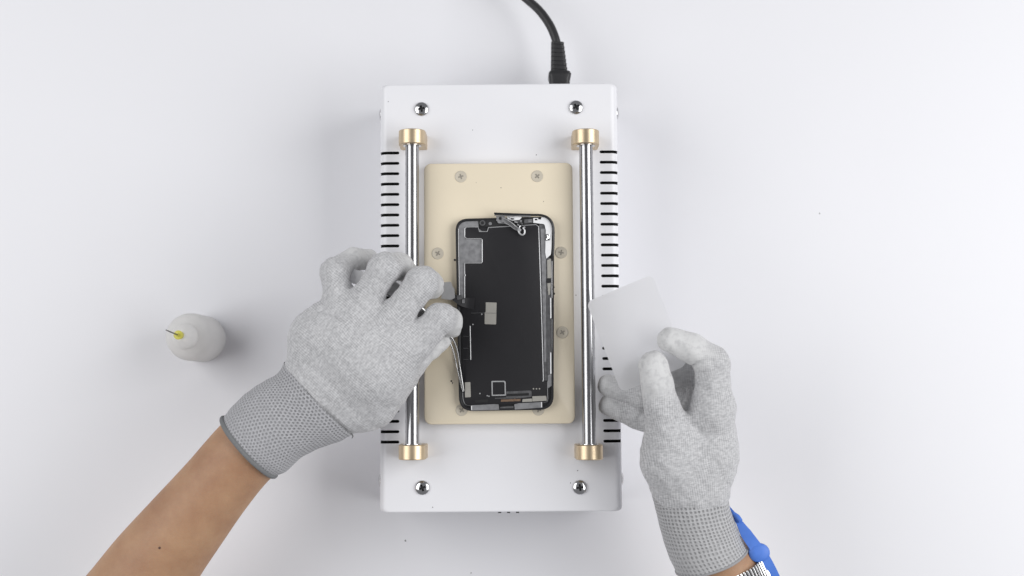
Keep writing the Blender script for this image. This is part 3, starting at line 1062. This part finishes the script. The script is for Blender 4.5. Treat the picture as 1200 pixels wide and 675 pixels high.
def make_glove(name, palm, fingers, m, parent, creases=(), coats=None, hvox=0.9, kpalm=14, kweb=9, cutend=None):
    bones = []
    for ch in list(palm) + list(fingers):
        for p in ch:
            bones.append(pxb(p))
    lo = np.array([min(w[i] - r for w, r in bones) - 4 for i in range(3)], np.float32)
    hi = np.array([max(w[i] + r for w, r in bones) + 4 for i in range(3)], np.float32)
    dims = np.ceil((hi - lo) / hvox).astype(int) + 1
    g = np.stack(np.meshgrid(*[np.arange(dims[i], dtype=np.float32) * hvox + lo[i] for i in range(3)], indexing='ij'), -1)
    dp = None
    for ch in palm:
        q = [pxb(p) for p in ch]
        for (a, ra), (b, rb) in zip(q, q[1:]):
            d, _ = bone_dist(g, a, b, ra, rb)
            dp = d if dp is None else smin(dp, d, kpalm)
    df = None
    for ch in fingers:
        q = [pxb(p) for p in ch]
        one = None
        for (a, ra), (b, rb) in zip(q, q[1:]):
            d, _ = bone_dist(g, a, b, ra, rb)
            one = d if one is None else smin(one, d, 2.5)
        df = one if df is None else np.minimum(df, one)
    d = smin(dp, df, kweb)
    for pts, wd, dep in creases:
        q = [at(*p) for p in pts]
        cd = None
        for a, b in zip(q, q[1:]):
            x, _ = bone_dist(g, a, b, 0, 0)
            cd = x if cd is None else np.minimum(cd, x)
        d = d + dep * np.exp(-(cd / wd) ** 2)
    # soft irregular folds of loose fabric
    sx, sy, sz = g[..., 0], g[..., 1], g[..., 2]
    d = d + 0.36 * np.sin(sx * 0.31 + 0.8 * np.sin(sy * 0.13)) * np.sin(sy * 0.27 + 1.3 + 0.7 * np.sin(sz * 0.2)) + 0.16 * np.sin((sx + sy) * 0.62 + 2 * np.sin(sz * 0.11))
    V, Q = surface_nets(d, lo, hvox)
    # one light smoothing pass
    for _ in range(2):
        acc = np.zeros_like(V)
        c_ = np.zeros(len(V), np.float32)
        for a in range(4):
            i, j = Q[:, a], Q[:, (a + 1) % 4]
            np.add.at(acc, i, V[j])
            np.add.at(acc, j, V[i])
            np.add.at(c_, i, 1)
            np.add.at(c_, j, 1)
        V = V * 0.5 + 0.5 * acc / np.maximum(c_, 1)[:, None]
    off = np.array(wloc(parent))
    me = bpy.data.meshes.new(name)
    me.from_pydata((V * MM - off).tolist(), [], Q.tolist())
    me.shade_smooth()
    me.materials.append(m)
    # coating mask: how far along each finger
    co = np.zeros(len(V), np.float32)
    best = np.full(len(V), 1e9, np.float32)
    for fi, ch in enumerate(fingers):
        q = [pxb(p) for p in ch]
        nseg = len(q) - 1
        start = (coats or [1.6] * len(fingers))[fi]
        for si, ((a, ra), (b, rb)) in enumerate(zip(q, q[1:])):
            dd, hh = bone_dist(V.astype(np.float32), a, b, ra, rb)
            val = np.clip((si + hh - start) / 0.8, 0, 1)
            upd = dd < best
            best = np.where(upd, dd, best)
            co = np.where(upd, val * (dd < 3), co)
    at_ = me.attributes.new('coat', 'FLOAT', 'POINT')
    at_.data.foreach_set('value', co.astype(np.float32))
    return link(name, me, parent, Vector((0, 0, 0)))


def cross_rings(secs, steps, n=72):
    """sections (xL, yL, xR, yR, z, flatness) in photo px -> smooth rings of an arm or a cuff"""
    out = []
    S = []
    for s in secs:
        a, b = at(s[0], s[1], s[4]), at(s[2], s[3], s[4])
        S.append((a, b, s[5]))
    m_ = len(S)

    def cat(f, i, t):
        p0, p1, p2, p3 = f(max(0, i - 1)), f(i), f(i + 1), f(min(m_ - 1, i + 2))
        return 0.5 * ((2 * p1) + (p2 - p0) * t + (2 * p0 - 5 * p1 + 4 * p2 - p3) * t * t + (3 * p1 - p0 - 3 * p2 + p3) * t ** 3)
    for i in range(m_ - 1):
        for k in range(steps):
            t = k / steps
            out.append((cat(lambda j: S[j][0], i, t), cat(lambda j: S[j][1], i, t), cat(lambda j: S[j][2], i, t)))
    out.append(S[-1])
    cen = [(a + b) / 2 for a, b, _ in out]
    R = []
    for i, (a, b, fl) in enumerate(out):
        t = (cen[min(i + 1, len(cen) - 1)] - cen[max(i - 1, 0)]).normalized()
        e1 = (b - a) / 2
        e2 = e1.cross(t)
        if e2.z < 0:
            e2 = -e2
        e2 = e2.normalized() * e1.length * fl
        R.append([cen[i] + e1 * math.cos(2 * math.pi * k / n) + e2 * math.sin(2 * math.pi * k / n) for k in range(n)])
    return R, cen


def make_cuff(name, secs, m, parent, pu, pv, grow=0.0, steps=10, n=96, rib=0.0):
    R, cen = cross_rings(secs, steps, n)
    if rib:
        for i, r in enumerate(R):
            c_ = cen[i]
            for k in range(n):
                dlt = 1 + rib * math.sin(k * 2 * math.pi / n * 7 + i * 0.11) + rib * 0.6 * math.sin(i * 0.8)
                r[k] = c_ + (r[k] - c_) * dlt
    v, f = rings(R, cap=False)
    o = build(name, v, f, m, parent, angle=180)
    me = o.data
    uvl = me.uv_layers.new(name='knit')
    per = sum((R[0][k] - R[0][k - 1]).length for k in range(n))
    cumul = [0.0]
    for i in range(1, len(cen)):
        cumul.append(cumul[-1] + (cen[i] - cen[i - 1]).length)
    cells = round(per / pu)
    for p in me.polygons:
        ks = [me.loops[li].vertex_index % n for li in p.loop_indices]
        wrap = max(ks) - min(ks) > n / 2
        for li, k in zip(p.loop_indices, ks):
            i = me.loops[li].vertex_index // n
            kk = k + n if (wrap and k < n / 2) else k
            uvl.data[li].uv = (kk / n * cells, cumul[i] / pv)
    return o, R


# ---- left arm: back of the hand up, fingers curled down round the tweezers
LA = thing('gloved_arm', 'bare forearm with a light grey knit glove, fingers curled over the tweezers at the phone', 'arm', at(374, 466, 0))
fsec = [(30, 750, 150, 806, 92, 0.80), (66, 712, 180, 764, 97, 0.80), (102.5, 673, 210, 720, 101, 0.80), (138, 630, 232, 679, 105, 0.80), (175, 590, 257, 641, 109, 0.82), (219, 543, 288, 596, 112, 0.82), (257, 500, 317, 561, 114, 0.82), (290, 470, 348, 538, 116, 0.78), (330, 440, 386, 500, 117, 0.7)]
R, _ = cross_rings(fsec, 8, 64)
v, f = rings(R)
build('forearm', v, f, M['skin'], LA, angle=180)
from mathutils.bvhtree import BVHTree
fa_ = bpy.data.objects['forearm']
tree_ = BVHTree.FromPolygons([vv.co + wloc(fa_) for vv in fa_.data.vertices], [tuple(p.vertices) for p in fa_.data.polygons])
hit = tree_.ray_cast(Vector((0, 0, D * MM)), ray(187, 642).normalized())
if hit[0] is not None:
    hp, hn = hit[0] / MM, hit[1]
    if hn.z < 0:
        hn = -hn
    q_ = hn.to_track_quat('Z', 'Y').to_matrix()
    v, f = put(lathe([(0.95, -0.2), (0.9, 0.1), (0.6, 0.3), (0.05, 0.35)], 14), hp, q_)
    build('mole', v, f, M['mole'], fa_)
palm = [
    [(352, 446, 119, 21), (372, 395, 124, 28), (397, 356, 126, 18.5)],
    [(366, 458, 119, 28), (405, 400, 128, 32), (427, 360, 132, 19.5)],
    [(380, 470, 119, 28), (430, 420, 130, 34), (461, 377, 135, 20)],
    [(392, 477, 117, 20), (444, 440, 126, 32), (485, 405, 131, 20)],
    [(406, 489, 113.5, 19), (432, 472, 112, 27), (468, 436, 110, 21)],
    [(362, 452, 118, 17), (395, 477, 117, 17)],
]
fingers = [
    [(398, 353, 126, 16.8), (391.5, 319, 131, 16.2), (413, 304.5, 116, 13.8), (431, 304, 101, 12.6)],
    [(429, 351, 134, 17.5), (450, 314.5, 140, 18.2), (468, 312, 122, 16), (477, 319, 105, 13)],
    [(466, 368, 137, 18.2), (494, 331, 139, 19.2), (502.5, 333, 120, 16.2), (507, 338, 104, 12.5)],
    [(489, 402, 133, 18.8), (516, 373, 136, 18), (526.5, 376, 119, 15.4), (528.5, 384, 105, 12.8)],
    [(458, 446, 111, 22), (482, 424, 108, 17.5), (503, 407.5, 105, 14), (519, 398.5, 102.5, 11)],
]
creases = [
    ([(360, 366, 110), (364, 364, 126), (380, 366, 139), (404, 371, 146)], 2.0, 1.9),
    ([(412, 345, 146), (420, 338, 152), (436, 341, 154)], 1.6, 0.6),
    ([(452, 352, 152), (462, 348, 154), (474, 352, 152)], 1.6, 0.5),
    ([(440, 500, 118), (446, 484, 126), (458, 470, 126)], 2.4, 0.8),
    ([(352, 402, 122), (368, 404, 139), (384, 412, 146)], 3.0, 0.5),
    ([(380, 468, 138), (396, 452, 144), (418, 446, 147)], 4.0, 0.6),
    ([(527, 388, 118), (534, 392, 116), (540, 390, 112)], 1.4, 1.0),
]
gl = make_glove('glove', palm, fingers, M['glove_left'], LA, creases, coats=[1.1, 1.1, 1.0, 1.05, 1.2], kweb=5.5)  # real coating, started early to put the lit white tips into the colour
csec = [(334, 424, 413, 509, 118, 0.64), (326, 437, 398, 517, 117.8, 0.66), (310, 446, 375, 525, 117.5, 0.68), (292, 458, 352, 537, 117, 0.78), (274, 475, 335, 553, 116, 0.83), (262, 490, 322, 558, 115.5, 0.86)]
cu, R = make_cuff('cuff', csec, M['cuff_left'], gl, 2.7, 2.1, rib=0.006)
v, f = tube([p for p in R[-1]] + [R[-1][0]], 1.75, n=10, sub=1)
build('hem', v, f, M['hem'], gl, angle=180)
# loose thread where the cuff is sewn on
v, f = tube([at(412, 508, 118), at(413.5, 511, 118), at(412.5, 513.5, 117)], [0.5, 0.5, 0.3], n=6, sub=4)
build('loose_thread', v, f, M['hem'], gl)
disc_p = at(187, 642, 128)

# ---- right arm: thumb side up, pinching the film
RA = thing('gloved_arm', 'hand in a light grey knit glove pinching a frosted film between thumb and fingers', 'arm', at(815, 600, 0))
fsec = [(776, 600, 850, 590, 112, 0.8), (786, 640, 862, 620, 109, 0.8), (800, 672, 882, 644, 106, 0.8), (818, 705, 903, 676, 103, 0.8), (850, 760, 940, 730, 98, 0.8)]
R, _ = cross_rings(fsec, 8, 64)
v, f = rings(R)
build('forearm', v, f, M['skin'], RA, angle=180)
palm = [
    [(826, 572, 122, 27), (831, 530, 128, 26), (835, 482, 139, 24)],
    [(818, 572, 116, 30), (826, 530, 118, 29), (830, 486, 122, 25)],
    [(806, 572, 110, 28), (814, 530, 108, 30), (816, 490, 106, 24)],
    [(800, 570, 106, 24), (800, 530, 100, 28), (794, 500, 97, 22)],
    [(795, 568, 122, 31), (786, 537, 130, 31), (783, 508, 137, 25)],
]
fingers = [
    [(836, 480, 141, 24), (835, 425, 146, 19.5), (808, 406.5, 150, 17.2), (784.5, 398, 150.5, 14.8)],
    [(830, 488, 122, 24), (826, 440, 118, 20), (782, 431, 119, 17), (744, 437, 123, 14)],
    [(816, 492, 105, 23), (806, 462, 100, 18), (752, 463, 95, 16), (713, 451.5, 92, 13)],
    [(796, 502, 97, 21), (780, 500, 92, 17), (744, 487, 90, 14), (713, 475.5, 88.5, 12)],
    [(783, 508, 138, 23.5), (776, 478, 145, 20.5), (770, 450, 149, 19), (765.5, 428, 149, 17)],
]
creases = [
    ([(810, 429, 146), (816, 426.5, 154), (824, 423.5, 157), (834, 422.5, 158)], 1.3, 2.2),
    ([(745, 497, 100), (752, 487, 101), (757, 481, 101)], 1.3, 1.2),
    ([(797, 486, 150), (806, 490, 151), (818, 486, 152)], 1.8, 1.0),
    ([(762, 462, 158), (772, 459, 160), (782, 460, 157)], 1.6, 0.5),
    ([(772, 512, 150), (790, 520, 156), (806, 516, 152)], 3.0, 0.5),
]
gr = make_glove('glove', palm, fingers, M['glove_right'], RA, creases, coats=[1.0, 1.2, 2.5, 2.4, 1.3], kweb=7)  # ring and little finger coated less, their shade put into the colour
csec = [(761, 571, 855, 552.5, 119, 0.80), (765, 585, 853, 572, 117.5, 0.8), (769, 601, 854.5, 592, 116, 0.82), (776, 628, 863, 616, 113, 0.85), (784, 652, 869, 631, 111, 0.88), (793, 671, 874.5, 640, 109, 0.9)]
cu, R = make_cuff('cuff', csec, M['cuff_right'], gr, 2.9, 2.5, rib=0.005)
v, f = tube([p for p in R[-1]] + [R[-1][0]], 0.9, n=10, sub=1)
build('hem', v, f, M['hem_pale'], gr, angle=180)

# ------------------------------------------------------------------ frosted film
FL = None
A_, B_, C_, D_ = (687, 354, 126), (764, 321.5, 139), (805, 428, 140), (728, 460, 132)
nu, nv = 22, 28


def film_pt(s, t):
    a = [A_[i] * (1 - s) + B_[i] * s for i in range(3)]
    b = [D_[i] * (1 - s) + C_[i] * s for i in range(3)]
    q = [a[i] * (1 - t) + b[i] * t for i in range(3)]
    q[2] += 2.0 * math.sin(math.pi * s) * (1 - 0.6 * t) + 1.2 * (1 - t) ** 2
    return at(*q)


# rounded sheet: outline in (s, t) filled by rows
def row_span(t):
    r = 0.09
    rt = r * 0.72
    if t < rt:
        k = 1 - math.sqrt(max(0, 1 - ((rt - t) / rt) ** 2))
    elif t > 1 - rt:
        k = 1 - math.sqrt(max(0, 1 - ((t - 1 + rt) / rt) ** 2))
    else:
        k = 0
    return r * k


ts = [0, .004, .012, .025, .04, .055, .07] + [0.07 + 0.86 * k / nv for k in range(1, nv)] + [.93, .945, .96, .975, .988, .996, 1]
vt, ft = [], []
for t in ts:
    e = row_span(t)
    for k in range(nu + 1):
        vt.append(film_pt(e + (1 - 2 * e) * k / nu, t))
for i in range(len(ts) - 1):
    for k in range(nu):
        a = i * (nu + 1) + k
        ft.append((a, a + 1, a + nu + 2, a + nu + 1))
org = at(745, 390, 135)
FL = build('frosted_film', vt, ft, M['film'], None, angle=180, origin=org)
FL['label'] = 'translucent frosted film sheet with rounded corners held over the machine by the thumb'
FL['category'] = 'film sheet'

# ------------------------------------------------------------------ wristband on the right wrist
WB = thing('wristband', 'blue strap wristband with a ribbed steel expansion band below the right glove', 'wristband', at(880, 650, 0))
# links of the expansion band follow the wrist's cross section
nl = 30
sec = [(836, 690, 902, 662, 104.5)]
a, b = at(833, 694, 104.5), at(897, 657, 104.5)
cen = (a + b) / 2
e1 = (b - a) / 2
axis = Vector((0.42, -0.9, -0.12)).normalized()
e1 = e1 - axis * e1.dot(axis)
e2 = e1.cross(axis)
if e2.z < 0:
    e2 = -e2
e2 = e2.normalized() * e1.length * 0.9
lv, lf = [], []
NL = 58
for k in range(NL):
    t0, t1 = 2 * math.pi * (k + 0.22) / NL, 2 * math.pi * (k + 0.78) / NL
    tm = (t0 + t1) / 2
    ring = []
    for ax in (-7.5, -6.8, 6.8, 7.5):
        s = 0.985 if abs(ax) > 7 else 1.0
        pts = []
        for t, rr_ in ((t0, 1.0), (t0, 1.045 * s), (tm, 1.065 * s), (t1, 1.045 * s), (t1, 1.0)):
            pts.append(cen + axis * ax + (e1 * math.cos(t) + e2 * math.sin(t)) * rr_)
        ring.append(pts)
    bb = len(lv)
    q = rings(ring)
    lv += q[0]
    lf += [tuple(bb + i for i in ff) for ff in q[1]]
build('steel_band', lv, lf, M['bright'], WB, angle=30)
ring = []
for ax in (-6.5, 6.5):
    ring.append([cen + axis * ax + (e1 * math.cos(2 * math.pi * k / 48) + e2 * math.sin(2 * math.pi * k / 48)) * 1.01 for k in range(48)])
v, f = rings(ring, cap=False)
build('band_core', v, f, M['black'], WB)
v, f = ribbon([at(853, 594, 112), at(858, 601, 114), at(866, 612, 116), at(874, 625, 117), at(884, 639, 118), at(895, 654, 117), (at(906, 675, 113)), at(916, 700, 108)],
              [2.0, 3.2, 4.2, 7.6, 8.2, 8.0, 8.0, 8.0], 2.4)
build('strap', v, f, M['blue'], WB, smooth=False)
v, f = tube([at(858, 601, 115.5), at(864, 606, 117), at(868, 611, 118.5)], [1.4, 2.0, 1.6], n=12, sub=4)
build('snap', v, f, M['blue'], WB)
v, f = rings([[at(889.5 + rx * math.cos(t), 648 + ry * math.sin(t), z) for t in [2 * math.pi * k / 32 for k in range(32)]]
              for rx, ry, z in ((12.5, 11.5, 112), (12.8, 11.8, 116.5), (11.8, 10.8, 118.6), (9.0, 8.2, 119.6), (4.0, 3.6, 119.9))])
build('buckle', v, f, M['blue'], WB)

# ------------------------------------------------------------------ specks of dirt
rv, rf = [], []
for x, y, z, s in ((475, 633.5, 0, 1.0), (552, 671.5, 0, 0.7), (960.5, 250, 0, 0.6), (529, 446.5, 90, 1.0), (530.2, 449, 90, 0.7), (628.5, 181.5, 80, 0.5),
                   (554, 152.5, 80, 0.4), (455, 119, 80, 0.5), (587, 220, 90, 0.5), (637, 236, 90, 0.4), (677, 551.5, 80, 0.5), (668.5, 566, 80, 0.45), (507, 594.5, 80, 0.5), (558, 214, 90, 0.3), (675, 346, 80, 0.5)):
    p = at(x, y, z)
    b = len(rv)
    for k in range(6):
        t = k * math.pi / 3 + random.random()
        rv.append((p.x + s * math.cos(t) * random.uniform(.5, 1.1), p.y + s * math.sin(t) * random.uniform(.5, 1.1), z + 0.02))
    rv.append((p.x, p.y, z + 0.5 * s))
    for k in range(6):
        rf.append((b + k, b + (k + 1) % 6, b + 6))
ds = build('dust_specks', rv, rf, M['crumb'], smooth=False)
ds['kind'] = 'stuff'
ds['label'] = 'tiny dark specks of dirt scattered on the table, machine and plate'

# ------------------------------------------------------------------ light: two big soft boxes and a dim white room
W = bpy.data.worlds.new('World')
SC.world = W
W.use_nodes = True
bg = W.node_tree.nodes['Background']
bg.inputs[0].default_value = (0.95, 0.96, 1.0, 1)
bg.inputs[1].default_value = 0.23


def softbox(name, loc, aim, sx, sy, power, col=(1, 1, 1)):
    l = bpy.data.lights.new(name, 'AREA')
    l.shape = 'RECTANGLE'
    l.size, l.size_y = sx, sy
    l.energy = power
    l.color = col
    o = bpy.data.objects.new(name, l)
    COL.objects.link(o)
    o.location = loc
    o.rotation_euler = (Vector(aim) - Vector(loc)).to_track_quat('-Z', 'Y').to_euler()
    return o


softbox('softbox', (-1.05, 0.20, 1.05), (0, 0.02, 0.05), 1.3, 1.05, 12.2)
softbox('softbox', (1.15, 0.08, 1.05), (0.12, 0, 0.05), 1.3, 1.05, 19.4)

# ------------------------------------------------------------------ render settings
SC.render.engine = 'CYCLES'
SC.cycles.use_denoising = True
SC.cycles.max_bounces = 10
SC.cycles.transparent_max_bounces = 12
SC.view_settings.view_transform = 'Standard'
SC.view_settings.look = 'None'
SC.view_settings.exposure = 0
SC.view_settings.gamma = 1
